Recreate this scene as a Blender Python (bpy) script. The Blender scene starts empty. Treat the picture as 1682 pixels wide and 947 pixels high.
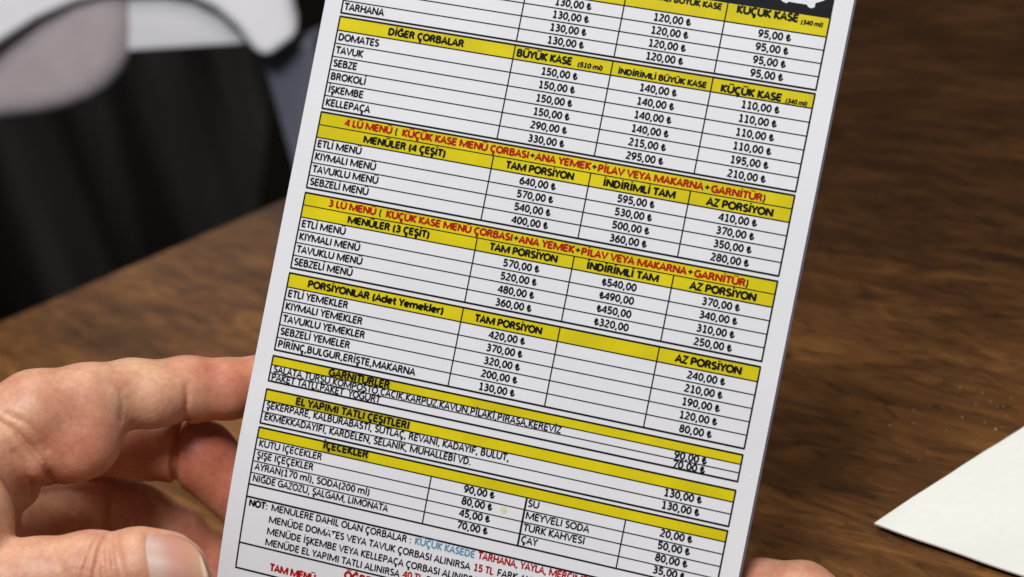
import bpy, bmesh, math, random
import numpy as np
from mathutils import Vector, Matrix

random.seed(7)
SC = bpy.context.scene
COL = SC.collection

# ------------------------------------------------------------------ camera
F_PX, CX, CY = 3000.0, 841.0, 473.5          # focal length in pixels of a 1682 wide frame
PITCH, ROLL, YAW = math.radians(20.49), math.radians(13.743), math.radians(-57.127)
TABLE_Z, CAM_H = 0.75, 0.29
CAM = np.array([0.0, 0.0, TABLE_Z + CAM_H])
_f = np.array([0, math.cos(PITCH), -math.sin(PITCH)])
_r = np.array([1.0, 0, 0])
_d = np.array([0, -math.sin(PITCH), -math.cos(PITCH)])
RIGHT = math.cos(ROLL) * _r + math.sin(ROLL) * _d
DOWN = -math.sin(ROLL) * _r + math.cos(ROLL) * _d
M = np.array([RIGHT, DOWN, _f])              # world -> camera axes (x right, y down, z forward)

cam_data = bpy.data.cameras.new("camera")
cam = bpy.data.objects.new("camera", cam_data)
COL.objects.link(cam)
cam_data.sensor_width = 36.0
cam_data.lens = F_PX / 1682 * 36.0
cam_data.clip_start, cam_data.clip_end = 0.02, 60
cam.matrix_world = Matrix(((RIGHT[0], -DOWN[0], -_f[0], CAM[0]),
                           (RIGHT[1], -DOWN[1], -_f[1], CAM[1]),
                           (RIGHT[2], -DOWN[2], -_f[2], CAM[2]), (0, 0, 0, 1)))
cam_data.dof.use_dof = True
cam_data.dof.focus_distance = 0.515
cam_data.dof.aperture_fstop = 12.5
SC.camera = cam

# ------------------------------------------------------------------ world, lamps, exposure
w = bpy.data.worlds.new("World")
SC.world = w
w.use_nodes = True
w.node_tree.nodes["Background"].inputs[0].default_value = (0.90, 0.93, 1.0, 1)
w.node_tree.nodes["Background"].inputs[1].default_value = 0.055


def area(name, loc, target, size, power, color):
    l = bpy.data.lights.new(name, 'AREA')
    l.shape = 'RECTANGLE'
    l.size, l.size_y = size
    l.energy, l.color = power, color
    o = bpy.data.objects.new(name, l)
    COL.objects.link(o)
    o.location = loc
    o.rotation_euler = (Vector(target) - Vector(loc)).to_track_quat('-Z', 'Y').to_euler()
    return o


area("ceiling_lamp", (-0.05, 0.80, TABLE_Z + 1.35), (0.0, 0.5, TABLE_Z + 0.1), (0.45, 0.45), 6.8, (1.0, 0.93, 0.82))
area("window_light", (-0.15, -0.45, TABLE_Z + 1.75), (0, 0.5, TABLE_Z + 0.15), (0.6, 0.6), 34, (0.955, 0.97, 1.0))
SC.view_settings.view_transform = 'Standard'
SC.view_settings.look = 'None'
SC.view_settings.exposure = 0
SC.view_settings.gamma = 1


# ------------------------------------------------------------------ helpers
def tow(p):
    """camera axes (metres) -> world"""
    return np.asarray(p) @ M + CAM


def ray_at(px, py, D):
    return tow(np.array([(px - CX) / F_PX * D, (py - CY) / F_PX * D, D]))


def on_plane(px, py, z):
    d = np.array([(px - CX) / F_PX, (py - CY) / F_PX, 1.0]) @ M
    return CAM + d * ((z - CAM[2]) / d[2])


def tag(o, label=None, cat=None, group=None, kind=None):
    if label: o["label"] = label
    if cat: o["category"] = cat
    if group: o["group"] = group
    if kind: o["kind"] = kind
    return o


def empty(name, loc):
    o = bpy.data.objects.new(name, None)
    o.empty_display_size = 0.02
    COL.objects.link(o)
    o.location = loc
    return o


def mesh_obj(name, verts, faces, mat, parent=None, origin=None, smooth=False):
    """world-space verts -> one object (origin at parent or given point)"""
    verts = np.asarray(verts, dtype=float)
    org = np.array(parent_world(parent)) if parent is not None else (
        np.asarray(origin) if origin is not None else np.zeros(3))
    me = bpy.data.meshes.new(name)
    me.from_pydata((verts - org).tolist(), [], [list(map(int, f)) for f in faces])
    me.materials.append(mat)
    if smooth:
        me.polygons.foreach_set("use_smooth", [True] * len(me.polygons))
    me.update()
    o = bpy.data.objects.new(name, me)
    COL.objects.link(o)
    if parent is not None:
        o.parent = parent
    else:
        o.location = org
    return o


def parent_world(o):
    v = Vector(o.location)
    p = o.parent
    while p is not None:
        v += Vector(p.location)
        p = p.parent
    return v


def bevel(o, width, seg=3):
    m = o.modifiers.new("bevel", 'BEVEL')
    m.width, m.segments = width, seg
    m.limit_method = 'ANGLE'
    for p in o.data.polygons:
        p.use_smooth = True
    return o


def box_vf(c, s, ax=None):
    ax = np.eye(3) if ax is None else ax
    v = [np.asarray(c) + sum(((i >> k & 1) - .5) * s[k] * ax[k] for k in range(3)) for i in range(8)]
    f = [(0, 2, 3, 1), (4, 5, 7, 6), (0, 1, 5, 4), (2, 6, 7, 3), (0, 4, 6, 2), (1, 3, 7, 5)]
    return v, f


def prism(front, back):
    n = len(front)
    v = list(front) + list(back)
    f = [tuple(range(n)), tuple(range(2 * n - 1, n - 1, -1))]
    for i in range(n):
        j = (i + 1) % n
        f.append((i, i + n, j + n, j))
    return v, f


# ------------------------------------------------------------------ materials
def new_mat(name):
    m = bpy.data.materials.new(name)
    m.use_nodes = True
    nt = m.node_tree
    return m, nt, nt.nodes["Principled BSDF"]


def N(nt, t, **kw):
    n = nt.nodes.new(t)
    for k, v in kw.items():
        if k.startswith("i_"):
            n.inputs[k[2:].replace("_", " ")].default_value = v
        else:
            setattr(n, k, v)
    return n


def simple(name, col, rough=0.5, spec=0.5, coat=0.0, noise=0.0, nscale=200.0):
    m, nt, b = new_mat(name)
    b.inputs["Roughness"].default_value = rough
    b.inputs["Specular IOR Level"].default_value = spec
    b.inputs["Coat Weight"].default_value = coat
    b.inputs["Coat Roughness"].default_value = 0.15
    if noise > 0:
        tc = N(nt, "ShaderNodeTexCoord")
        nz = N(nt, "ShaderNodeTexNoise", i_Scale=nscale, i_Detail=4.0)
        nt.links.new(tc.outputs["Object"], nz.inputs["Vector"])
        r = N(nt, "ShaderNodeValToRGB")
        r.color_ramp.elements[0].position, r.color_ramp.elements[1].position = 0.3, 0.7
        r.color_ramp.elements[0].color = (*[c * (1 - noise) for c in col], 1)
        r.color_ramp.elements[1].color = (*[min(1, c * (1 + noise)) for c in col], 1)
        nt.links.new(nz.outputs["Fac"], r.inputs["Fac"])
        nt.links.new(r.outputs["Color"], b.inputs["Base Color"])
    else:
        b.inputs["Base Color"].default_value = (*col, 1)
    return m


def wood_mat():
    m, nt, b = new_mat("walnut_wood")
    L = nt.links.new
    tc = N(nt, "ShaderNodeTexCoord")
    def stretched(sx, sy, scale, detail, dist=0.0, rough=0.6):
        mp = N(nt, "ShaderNodeMapping")
        mp.inputs["Scale"].default_value = (sx, sy, 1)
        L(tc.outputs["Object"], mp.inputs["Vector"])
        n = N(nt, "ShaderNodeTexNoise", i_Scale=scale, i_Detail=detail, i_Distortion=dist, i_Roughness=rough)
        L(mp.outputs["Vector"], n.inputs["Vector"])
        return n
    broad = stretched(0.8, 2.4, 6.0, 3.0, 0.6)
    mid = stretched(1.0, 4.6, 17.0, 5.0, 1.3, 0.6)
    fine = stretched(1.0, 6.0, 80.0, 4.0, 0.5, 0.6)
    dark = stretched(1.0, 3.8, 36.0, 3.0, 1.8, 0.55)
    a1 = N(nt, "ShaderNodeMath", operation='MULTIPLY_ADD')
    a1.inputs[1].default_value = 0.44
    L(mid.outputs["Fac"], a1.inputs[0])
    mb = N(nt, "ShaderNodeMath", operation='MULTIPLY')
    mb.inputs[1].default_value = 0.43
    L(broad.outputs["Fac"], mb.inputs[0])
    L(mb.outputs[0], a1.inputs[2])
    a2 = N(nt, "ShaderNodeMath", operation='MULTIPLY_ADD')
    a2.inputs[1].default_value = 0.055
    L(fine.outputs["Fac"], a2.inputs[0])
    L(a1.outputs[0], a2.inputs[2])
    r = N(nt, "ShaderNodeValToRGB")
    cr = r.color_ramp
    cr.elements[0].position, cr.elements[0].color = 0.37, (0.052, 0.0230, 0.0085, 1)
    cr.elements[1].position, cr.elements[1].color = 0.67, (0.280, 0.132, 0.045, 1)
    e = cr.elements.new(0.47); e.color = (0.100, 0.0445, 0.0155, 1)
    e = cr.elements.new(0.55); e.color = (0.166, 0.076, 0.0255, 1)
    L(a2.outputs[0], r.inputs["Fac"])
    rd = N(nt, "ShaderNodeValToRGB")
    rd.color_ramp.elements[0].position, rd.color_ramp.elements[0].color = 0.33, (0.58, 0.58, 0.58, 1)
    rd.color_ramp.elements[1].position, rd.color_ramp.elements[1].color = 0.47, (1, 1, 1, 1)
    L(dark.outputs["Fac"], rd.inputs["Fac"])
    mx = N(nt, "ShaderNodeMix", data_type='RGBA', blend_type='MULTIPLY')
    mx.inputs["Factor"].default_value = 1.0
    L(r.outputs["Color"], mx.inputs["A"])
    L(rd.outputs["Color"], mx.inputs["B"])
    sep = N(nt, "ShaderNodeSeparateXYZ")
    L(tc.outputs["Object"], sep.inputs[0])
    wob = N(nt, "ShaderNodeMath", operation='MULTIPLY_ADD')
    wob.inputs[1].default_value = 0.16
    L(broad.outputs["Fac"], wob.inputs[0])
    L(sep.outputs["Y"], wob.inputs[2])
    tone_ramp = N(nt, "ShaderNodeValToRGB")          # paler passing into darker across the grain
    tone_ramp.color_ramp.elements[0].position, tone_ramp.color_ramp.elements[0].color = 0.02, (1.58, 1.49, 1.30, 1)
    tone_ramp.color_ramp.elements[1].position, tone_ramp.color_ramp.elements[1].color = 0.17, (0.56, 0.51, 0.48, 1)
    L(wob.outputs[0], tone_ramp.inputs["Fac"])
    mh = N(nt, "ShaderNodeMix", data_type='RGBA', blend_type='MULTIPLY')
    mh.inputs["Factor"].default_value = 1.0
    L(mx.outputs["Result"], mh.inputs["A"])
    L(tone_ramp.outputs["Color"], mh.inputs["B"])
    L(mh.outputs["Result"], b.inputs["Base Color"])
    b.inputs["Roughness"].default_value = 0.48
    b.inputs["Specular IOR Level"].default_value = 0.17
    bp = N(nt, "ShaderNodeBump", i_Strength=0.15, i_Distance=0.0006)
    L(fine.outputs["Fac"], bp.inputs["Height"])
    L(bp.outputs["Normal"], b.inputs["Normal"])
    return m


def skin_mat():
    m, nt, b = new_mat("skin")
    L = nt.links.new
    tc = N(nt, "ShaderNodeTexCoord")
    n1 = N(nt, "ShaderNodeTexNoise", i_Scale=85.0, i_Detail=4.0, i_Roughness=0.55)
    n2 = N(nt, "ShaderNodeTexNoise", i_Scale=620.0, i_Detail=3.0)
    n3 = N(nt, "ShaderNodeTexVoronoi", i_Scale=1100.0)
    for n in (n1, n2, n3):
        L(tc.outputs["Object"], n.inputs["Vector"])
    r = N(nt, "ShaderNodeValToRGB")
    cr = r.color_ramp
    cr.elements[0].position, cr.elements[0].color = 0.30, (0.60, 0.255, 0.16, 1)
    cr.elements[1].position, cr.elements[1].color = 0.70, (0.80, 0.475, 0.295, 1)
    L(n1.outputs["Fac"], r.inputs["Fac"])
    mx = N(nt, "ShaderNodeMix", data_type='RGBA', blend_type='MULTIPLY')
    r2 = N(nt, "ShaderNodeValToRGB")
    r2.color_ramp.elements[0].position, r2.color_ramp.elements[0].color = 0.3, (0.86, 0.80, 0.78, 1)
    r2.color_ramp.elements[1].position, r2.color_ramp.elements[1].color = 0.65, (1, 1, 1, 1)
    L(n2.outputs["Fac"], r2.inputs["Fac"])
    mx.inputs["Factor"].default_value = 0.8
    L(r.outputs["Color"], mx.inputs["A"])
    L(r2.outputs["Color"], mx.inputs["B"])
    fl = N(nt, "ShaderNodeAttribute", attribute_name="flush")
    mf = N(nt, "ShaderNodeMix", data_type='RGBA', blend_type='MULTIPLY')
    L(fl.outputs["Fac"], mf.inputs["Factor"])
    L(mx.outputs["Result"], mf.inputs["A"])
    mf.inputs["B"].default_value = (0.92, 0.60, 0.56, 1)
    L(mf.outputs["Result"], b.inputs["Base Color"])
    b.inputs["Roughness"].default_value = 0.46
    b.inputs["Specular IOR Level"].default_value = 0.4
    b.inputs["Subsurface Weight"].default_value = 0.25
    b.inputs["Subsurface Radius"].default_value = (1.0, 0.35, 0.2)
    b.inputs["Subsurface Scale"].default_value = 0.0035
    ad = N(nt, "ShaderNodeMath", operation='MULTIPLY_ADD')
    ad.inputs[1].default_value = 0.5
    L(n3.outputs["Distance"], ad.inputs[0])
    L(n2.outputs["Fac"], ad.inputs[2])
    bp = N(nt, "ShaderNodeBump", i_Strength=0.22, i_Distance=0.0004)
    L(ad.outputs[0], bp.inputs["Height"])
    L(bp.outputs["Normal"], b.inputs["Normal"])
    return m


def nail_mat():
    m, nt, b = new_mat("nail_plate")
    L = nt.links.new
    at = N(nt, "ShaderNodeAttribute", attribute_name="along")
    r = N(nt, "ShaderNodeValToRGB")
    cr = r.color_ramp
    cr.elements[0].position, cr.elements[0].color = 0.0, (0.60, 0.41, 0.33, 1)
    cr.elements[1].position, cr.elements[1].color = 1.0, (0.80, 0.58, 0.40, 1)
    for p, c in ((0.20, (0.60, 0.40, 0.325, 1)), (0.46, (0.56, 0.285, 0.215, 1)), (0.70, (0.58, 0.28, 0.20, 1)),
                 (0.90, (0.60, 0.35, 0.22, 1)), (0.94, (0.80, 0.58, 0.40, 1))):
        e = cr.elements.new(p); e.color = c
    L(at.outputs["Fac"], r.inputs["Fac"])
    L(r.outputs["Color"], b.inputs["Base Color"])
    b.inputs["Roughness"].default_value = 0.38
    b.inputs["Specular IOR Level"].default_value = 0.3
    b.inputs["Subsurface Weight"].default_value = 0.15
    b.inputs["Subsurface Radius"].default_value = (1, .4, .3)
    b.inputs["Subsurface Scale"].default_value = 0.002
    return m


def panel_mat():
    m, nt, b = new_mat("dark_stained_panel")
    L = nt.links.new
    tc = N(nt, "ShaderNodeTexCoord")
    mp = N(nt, "ShaderNodeMapping")
    mp.inputs["Scale"].default_value = (9, 9, 0.9)
    L(tc.outputs["Object"], mp.inputs["Vector"])
    n = N(nt, "ShaderNodeTexNoise", i_Scale=1.6, i_Detail=3.0)
    L(mp.outputs["Vector"], n.inputs["Vector"])
    r = N(nt, "ShaderNodeValToRGB")
    r.color_ramp.elements[0].position, r.color_ramp.elements[0].color = 0.42, (0.018, 0.0155, 0.0145, 1)
    r.color_ramp.elements[1].position, r.color_ramp.elements[1].color = 0.8, (0.085, 0.076, 0.070, 1)
    L(n.outputs["Fac"], r.inputs["Fac"])
    L(r.outputs["Color"], b.inputs["Base Color"])
    b.inputs["Roughness"].default_value = 0.7
    b.inputs["Specular IOR Level"].default_value = 0.1
    return m


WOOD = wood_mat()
SKIN = skin_mat()
NAIL = nail_mat()
PAPER = simple("laminated_paper", (0.82, 0.825, 0.845), 0.42, 0.25, 0.12, 0.03, 28)
YELLOW = simple("yellow_print", (0.71, 0.595, 0.005), 0.5, 0.15, 0.05, 0.10, 70)
INK = simple("black_print", (0.006, 0.006, 0.008), 0.5, 0.12, 0.0)
SHADE = simple("dark_yellow_print", (0.50, 0.42, 0.005), 0.5, 0.15, 0.05, 0.1, 1500)
RED = simple("red_print", (0.42, 0.009, 0.006), 0.5, 0.12, 0.0)
BLUE = simple("blue_print", (0.13, 0.30, 0.46), 0.42, 0.25, 0.12)
WHITE_INK = simple("unprinted_white", (0.80, 0.815, 0.84), 0.42, 0.25, 0.12)
FILM = simple("clear_film_edge", (0.10, 0.095, 0.14), 0.2, 0.6, 0.5)
FILM_RIM = simple("clear_film_rim", (0.20, 0.19, 0.23), 0.25, 0.5, 0.3)
STAIN = simple("grease_stain", (0.76, 0.67, 0.46), 0.5, 0.3, 0.0, 0.12, 1500)
GLARE = simple("painted_glare", (0.93, 0.94, 0.96), 0.6, 0.5)  # lamp glare on the film, painted as white flecks
NAPKIN = simple("napkin_paper", (0.85, 0.85, 0.785), 0.9, 0.1, 0, 0.015, 300)
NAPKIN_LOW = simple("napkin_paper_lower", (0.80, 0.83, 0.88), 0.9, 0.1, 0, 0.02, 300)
CHAIR = simple("white_plastic", (0.84, 0.83, 0.86), 0.5, 0.4, 0, 0.03, 30)
SHELL_SHADE = simple("shaded_shell_plastic", (0.50, 0.43, 0.45), 0.9, 0.1, 0, 0.06, 60)  # white seat shell with its mauve shade put into the colour
CHAIR_LEG = simple("shaded_leg_plastic", (0.16, 0.165, 0.21), 0.5, 0.4, 0, 0.05, 30)  # white chair's shaded outer side, the shade put into the blue-grey colour
PANEL = panel_mat()
FLOOR = simple("dark_floor_tile", (0.035, 0.03, 0.026), 0.6, 0.3, 0, 0.3, 3)
WALL = simple("brown_wall", (0.24, 0.185, 0.135), 0.8, 0.2, 0, 0.15, 2)
CRUMB = simple("bread_crumb", (0.55, 0.50, 0.43), 0.8, 0.2, 0, 0.2, 900)

# ------------------------------------------------------------------ setting
v, f = box_vf((0, 2.0, -0.025), (14, 12, 0.05))
tag(mesh_obj("floor", v, f, FLOOR), kind="structure")
v, f = box_vf((0, 3.4, 1.5), (14, 0.1, 3.0))
tag(mesh_obj("wall", v, f, WALL), "plain brown wall far behind the white chair", "wall")

# ------------------------------------------------------------------ table
G = np.array([math.cos(YAW), math.sin(YAW), 0])        # along the grain
E_ = np.array([-math.sin(YAW), math.cos(YAW), 0])      # along the end edge
UP = np.array([0, 0, 1.0])
EDGE = -0.9085
tab = empty("table", (G * (EDGE + 0.8) + E_ * 0.42) * np.array([1, 1, 0]))
tag(tab, "dark brown wooden table with visible grain under the menu and hands", "table")


def table_part(name, x0, x1, y0, y1, z0, z1, bw):
    c = np.array([(x0 + x1) / 2, (y0 + y1) / 2, (z0 + z1) / 2])
    vv, ff = box_vf((0, 0, 0), (x1 - x0, y1 - y0, z1 - z0))
    o = mesh_obj(name, vv, ff, WOOD)
    wpos = G * c[0] + E_ * c[1] + UP * c[2]
    o.parent = tab
    o.location = Vector(wpos - np.array(tab.location))
    o.rotation_euler = (0, 0, YAW)
    return bevel(o, bw, 3)


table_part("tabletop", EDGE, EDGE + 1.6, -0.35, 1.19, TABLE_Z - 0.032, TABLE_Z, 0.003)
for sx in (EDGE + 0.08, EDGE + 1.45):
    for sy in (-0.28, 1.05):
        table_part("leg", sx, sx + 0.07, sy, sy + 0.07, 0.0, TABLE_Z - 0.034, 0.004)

# ------------------------------------------------------------------ crumbs
crumb_px = [(1577, 637, 3.2), (1501, 674, 2.4), (1502, 695, 2.4), (1462, 700, 3.4), (1635, 705, 3.6), (1349, 666, 2.4),
            (1614, 645, 2.2), (1627, 660, 2.6), (1603, 664, 2.0), (1581, 686, 2.2), (1555, 707, 2.2), (1617, 694, 2.0),
            (1646, 702, 2.0), (1653, 683, 1.8), (1638, 668, 1.8), (1511, 757, 2.0), (1276, 816, 1.8), (1648, 668, 2.0),
            (1542, 648, 1.8), (1595, 626, 1.6), (1660, 655, 1.8), (1570, 652, 1.6), (1490, 742, 1.4), (1528, 665, 1.4)]
for k, (px, py, s) in enumerate(crumb_px):
    c = on_plane(px, py, TABLE_Z)
    rr = s * 0.00019 * 0.55
    bm = bmesh.new()
    bmesh.ops.create_icosphere(bm, subdivisions=1, radius=rr)
    for vv in bm.verts:
        vv.co *= random.uniform(0.65, 1.25)
        vv.co.z *= 0.8
    me = bpy.data.meshes.new("crumb")
    bm.to_mesh(me); bm.free()
    me.materials.append(CRUMB)
    o = bpy.data.objects.new("crumb", me)
    COL.objects.link(o)
    o.location = Vector(c) + Vector((0, 0, rr * 0.6))
    tag(o, "tiny pale crumb on the dark table between menu and napkin", "crumb", "crumbs scattered on the table")

# ------------------------------------------------------------------ napkin
nz = TABLE_Z + 0.0024
C0 = on_plane(1437, 861, nz)
d1 = on_plane(1682, 700, nz) - C0
d2 = on_plane(1682, 945, nz) - C0
d1 /= np.linalg.norm(d1); d2 /= np.linalg.norm(d2)
nap = empty("paper_napkin", (C0 + (d1 + d2) * 0.08) * np.array([1, 1, 0]) + UP * TABLE_Z)
tag(nap, "folded white paper napkin with its corner pointing at the menu", "napkin")


def napkin_ply(name, ins1, ins2, z0, th, mat, lift, seed, size=0.165):
    n = 28
    rng = np.random.RandomState(seed)
    ph = rng.uniform(0, 6, 4)
    top, bot = [], []
    for i in range(n + 1):
        for j in range(n + 1):
            a, b = i / n, j / n
            x, y = ins1 + a * (size - ins1), ins2 + b * (size - ins2)
            wob = 0.0007 * math.sin(a * 9 + ph[0]) * math.sin(b * 5 + ph[1])
            ed = 0.00012 * math.sin(a * 31 + ph[2]) + 0.00006 * math.sin(a * 83 + ph[3])
            p = C0 + d1 * x + d2 * (y) + d2 * 0
            p = p + d1 * 0.00012 * math.sin(b * 34 + ph[2]) * (1 - a) + d2 * ed * (1 - b)
            z = TABLE_Z + z0 + wob * 0.5 + lift * math.exp(-((a + b) * 7))
            top.append([p[0], p[1], z + th]); bot.append([p[0], p[1], z])
    V = top + bot
    o = (n + 1) ** 2
    I = lambda i, j: i * (n + 1) + j
    Fc = []
    for i in range(n):
        for j in range(n):
            Fc.append((I(i, j), I(i + 1, j), I(i + 1, j + 1), I(i, j + 1)))
            Fc.append((o + I(i, j), o + I(i, j + 1), o + I(i + 1, j + 1), o + I(i + 1, j)))
    for i in range(n):
        for (a, b) in ((I(i, 0), I(i + 1, 0)), (I(i + 1, n), I(i, n)), (I(0, i + 1), I(0, i)), (I(n, i), I(n, i + 1))):
            Fc.append((b, a, o + a, o + b))
    return mesh_obj(name, V, Fc, mat, nap)


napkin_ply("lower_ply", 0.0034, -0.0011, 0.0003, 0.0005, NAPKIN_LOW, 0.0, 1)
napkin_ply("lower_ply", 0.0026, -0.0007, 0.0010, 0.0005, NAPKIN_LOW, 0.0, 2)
napkin_ply("top_ply", 0.0, -0.0004, 0.0017, 0.0006, NAPKIN, 0.0004, 3)

# ------------------------------------------------------------------ white chair behind the table
chair = empty("white_chair", (ray_at(300, 100, 1.55)) * np.array([1, 1, 0]))
tag(chair, "white moulded plastic armchair standing behind the far table edge", "chair")


def slab(name, pts, mat, thick, D0, kD=0.0, y_ref=0.0, bev=0.006, seg=4, push=None):
    front = [ray_at(x, y, D0 + (y_ref - y) * kD) for x, y in pts]
    dirn = np.array([0.0, 1.0, 0.0]) if push is None else np.asarray(push, float)
    back = [p + dirn * thick for p in front]
    vv, ff = prism(front, back)
    o = mesh_obj(name, vv, ff, mat, chair)
    bevel(o, bev, seg)
    return o


arm = [(-120, 165), (-60, 118), (0, 74), (60, 36), (125, 8), (200, -9), (260, -10), (305, -3), (350, 17), (385, 46), (410, 80),
       (432, 106), (497, 58), (486, 20), (470, -60), (450, -160), (200, -260), (-120, -260)]
slab("armrest", arm, CHAIR, 0.028, 1.42, 0.00015, 100, 0.012, 5, push=(0, 1, 0.1))
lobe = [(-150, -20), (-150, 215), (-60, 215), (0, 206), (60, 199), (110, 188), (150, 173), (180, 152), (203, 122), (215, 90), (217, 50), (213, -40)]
slab("shaded_seat_shell", lobe, SHELL_SHADE, 0.10, 1.446, 0.0, 0, 0.022, 6)  # bulge of the seat shell, painted in its shaded tone
slab("inner_panel", [(205, -30), (205, 85), (300, 79), (402, 73), (440, 60), (440, -30)], CHAIR, 0.02, 1.456, 0.0, 0, 0.003, 3)


def chair_leg(p_in, D):
    top = [ray_at(x, y, D) for x, y in p_in]
    bot = [np.array([p[0] * 0.985, p[1], 0.0]) for p in top]
    back_t = [p + np.array([0.01, 0.045, 0]) for p in top]
    n = len(top)
    vv = top + bot + [p + np.array([0.01, 0.045, 0]) for p in top] + [p + np.array([0.01, 0.045, 0]) for p in bot]
    ff = [(0, 1, 3, 2), (4, 6, 7, 5), (0, 2, 6, 4), (1, 5, 7, 3), (0, 4, 5, 1), (2, 3, 7, 6)]
    o = mesh_obj("leg", vv, ff, CHAIR_LEG, chair)
    bevel(o, 0.004, 3)


chair_leg([(430, 100), (512, 62)], 1.452)
chair_leg([(-330, 200), (-250, 200)], 1.55)
chair_leg([(-330, 60), (-250, 60)], 2.0)

pc = ray_at(437, 330, 2.6)
par = empty("partition_panel", (pc[0] - 0.9, pc[1], 0))
tag(par, "almost black panel with faint vertical streaks standing behind the white chair", "partition")
ptop, pbot = ray_at(454, 120, 2.6), ray_at(426, 345, 2.6)
k_ = (ptop[0] - pbot[0]) / (ptop[2] - pbot[2])
xr = lambda z: pbot[0] + (z - pbot[2]) * k_
outl = [(pc[0] - 1.9, 0.05), (xr(0.05), 0.05), (xr(1.28), 1.28), (pc[0] - 1.9, 1.28)]
v, f = prism([np.array([x, pc[1], z]) for x, z in outl], [np.array([x, pc[1] + 0.04, z]) for x, z in outl])
bevel(mesh_obj("panel_board", v, f, PANEL, par), 0.004, 2)
v, f = box_vf((pc[0] - 1.0, pc[1] + 0.02, 0.024), (1.7, 0.08, 0.046))
bevel(mesh_obj("base_rail", v, f, PANEL, par), 0.004, 2)

# ------------------------------------------------------------------ menu card
# plane through the card: X runs along the table rows, Y down the columns, both in card units of 0.174 mm
Hu = np.array([0.25014771, 0.04904273, -0.0609676])
Hv = np.array([-0.04418002, 0.22259922, 0.00253614])
Ht = np.array([-0.0938646, -0.14933183, 1.0])
S = 0.1375 / np.linalg.norm(Hu)
WU, HU = 790.0, 684.07
Nc = np.cross(Hv, Hu); Nc /= np.linalg.norm(Nc)
if Nc[2] > 0: Nc = -Nc                                 # towards the viewer


def card_cam(X, Y, n=0.0):
    X, Y, n = np.broadcast_arrays(np.asarray(X, float), np.asarray(Y, float), np.asarray(n, float))
    P = (X[..., None] / WU * Hu + Y[..., None] / HU * Hv + Ht) * S
    curl = 0.0036 * np.clip((Y - 690) / 250, 0, 2) ** 2 * np.clip(1 - X / 790, 0, 1.05)
    return P + Nc * (n - curl)[..., None]


def card(X, Y, n=0.0):
    return card_cam(X, Y, n) @ M + CAM


menu = empty("menu_card", card(395, 992))
tag(menu, "laminated white menu card with yellow bands and price tables held in the hands", "menu")
MM = 0.001
TH = 0.35 * MM
X0c, X1c, Y0c, Y1c = -31.0, 819.5, -235.0, 992.0


class MB:
    def __init__(s): s.v = []; s.f = []
    def quad_grid(s, pts, nx, ny):
        o = len(s.v)
        s.v += [tuple(p) for p in pts]
        for i in range(nx):
            for j in range(ny):
                a = o + i * (ny + 1) + j
                s.f.append((a, a + 1, a + ny + 2, a + ny + 1))
    def rect(s, x0, x1, y0, y1, n, step=40.0):
        nx = max(1, int(math.ceil((x1 - x0) / step)))
        ny = max(1, int(math.ceil((y1 - y0) / (5.0 if y1 > 680 else step))))
        gx, gy = np.meshgrid(np.linspace(x0, x1, nx + 1), np.linspace(y0, y1, ny + 1), indexing='ij')
        s.quad_grid(card(gx.ravel(), gy.ravel(), n), nx, ny)
    def build(s, name, mat, parent):
        o = mesh_obj(name, s.v, s.f, mat, parent)
        return o


def rounded_sheet(name, x0, x1, y0, y1, rad, n_front, n_back, mat, parent):
    """solid sheet with rounded corners; every row of the mesh is trimmed to the corner arc"""
    ys = list(np.concatenate([y0 + rad * (1 - np.cos(np.linspace(0, math.pi / 2, 9))), np.linspace(y0 + rad, y1 - rad, 260)[1:-1],
                              y1 - rad * (1 - np.cos(np.linspace(math.pi / 2, 0, 9)))]))
    ns = 20
    V, Fc = [], []
    for side in (n_front, n_back):
        for y in ys:
            ins = 0.0
            if y < y0 + rad: ins = rad - math.sqrt(max(0, rad ** 2 - (y0 + rad - y) ** 2))
            if y > y1 - rad: ins = rad - math.sqrt(max(0, rad ** 2 - (y - y1 + rad) ** 2))
            xs = np.linspace(x0 + ins, x1 - ins, ns + 1)
            V += [tuple(p) for p in card(xs, np.full(ns + 1, y), side)]
    R = len(ys)
    o = R * (ns + 1)
    for i in range(R - 1):
        for j in range(ns):
            a = i * (ns + 1) + j
            Fc.append((a, a + ns + 1, a + ns + 2, a + 1))
            Fc.append((o + a, o + a + 1, o + a + ns + 2, o + a + ns + 1))
    for i in range(R - 1):
        a, b = i * (ns + 1), (i + 1) * (ns + 1)
        Fc.append((a, o + a, o + b, b))
        a, b = a + ns, b + ns
        Fc.append((a, b, o + b, o + a))
    for j in range(ns):
        Fc.append((j, j + 1, o + j + 1, o + j))
        a = (R - 1) * (ns + 1) + j
        Fc.append((a, o + a, o + a + 1, a + 1))
    return mesh_obj(name, V, Fc, mat, parent)


rounded_sheet("printed_sheet", X0c, X1c, Y0c, Y1c, 14, TH / 2, -TH / 2, PAPER, menu)
rounded_sheet("film_edge", X0c - 0.4, X1c + 2.2, Y0c - 3, Y1c + 3, 17, TH / 2 - 0.08 * MM, -TH / 2 + 0.08 * MM, FILM, menu)
rounded_sheet("film_rim", X0c - 0.2, X1c + 3.2, Y0c - 5, Y1c + 5, 18, TH / 2 - 0.16 * MM, -TH / 2 + 0.12 * MM, FILM_RIM, menu)

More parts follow.
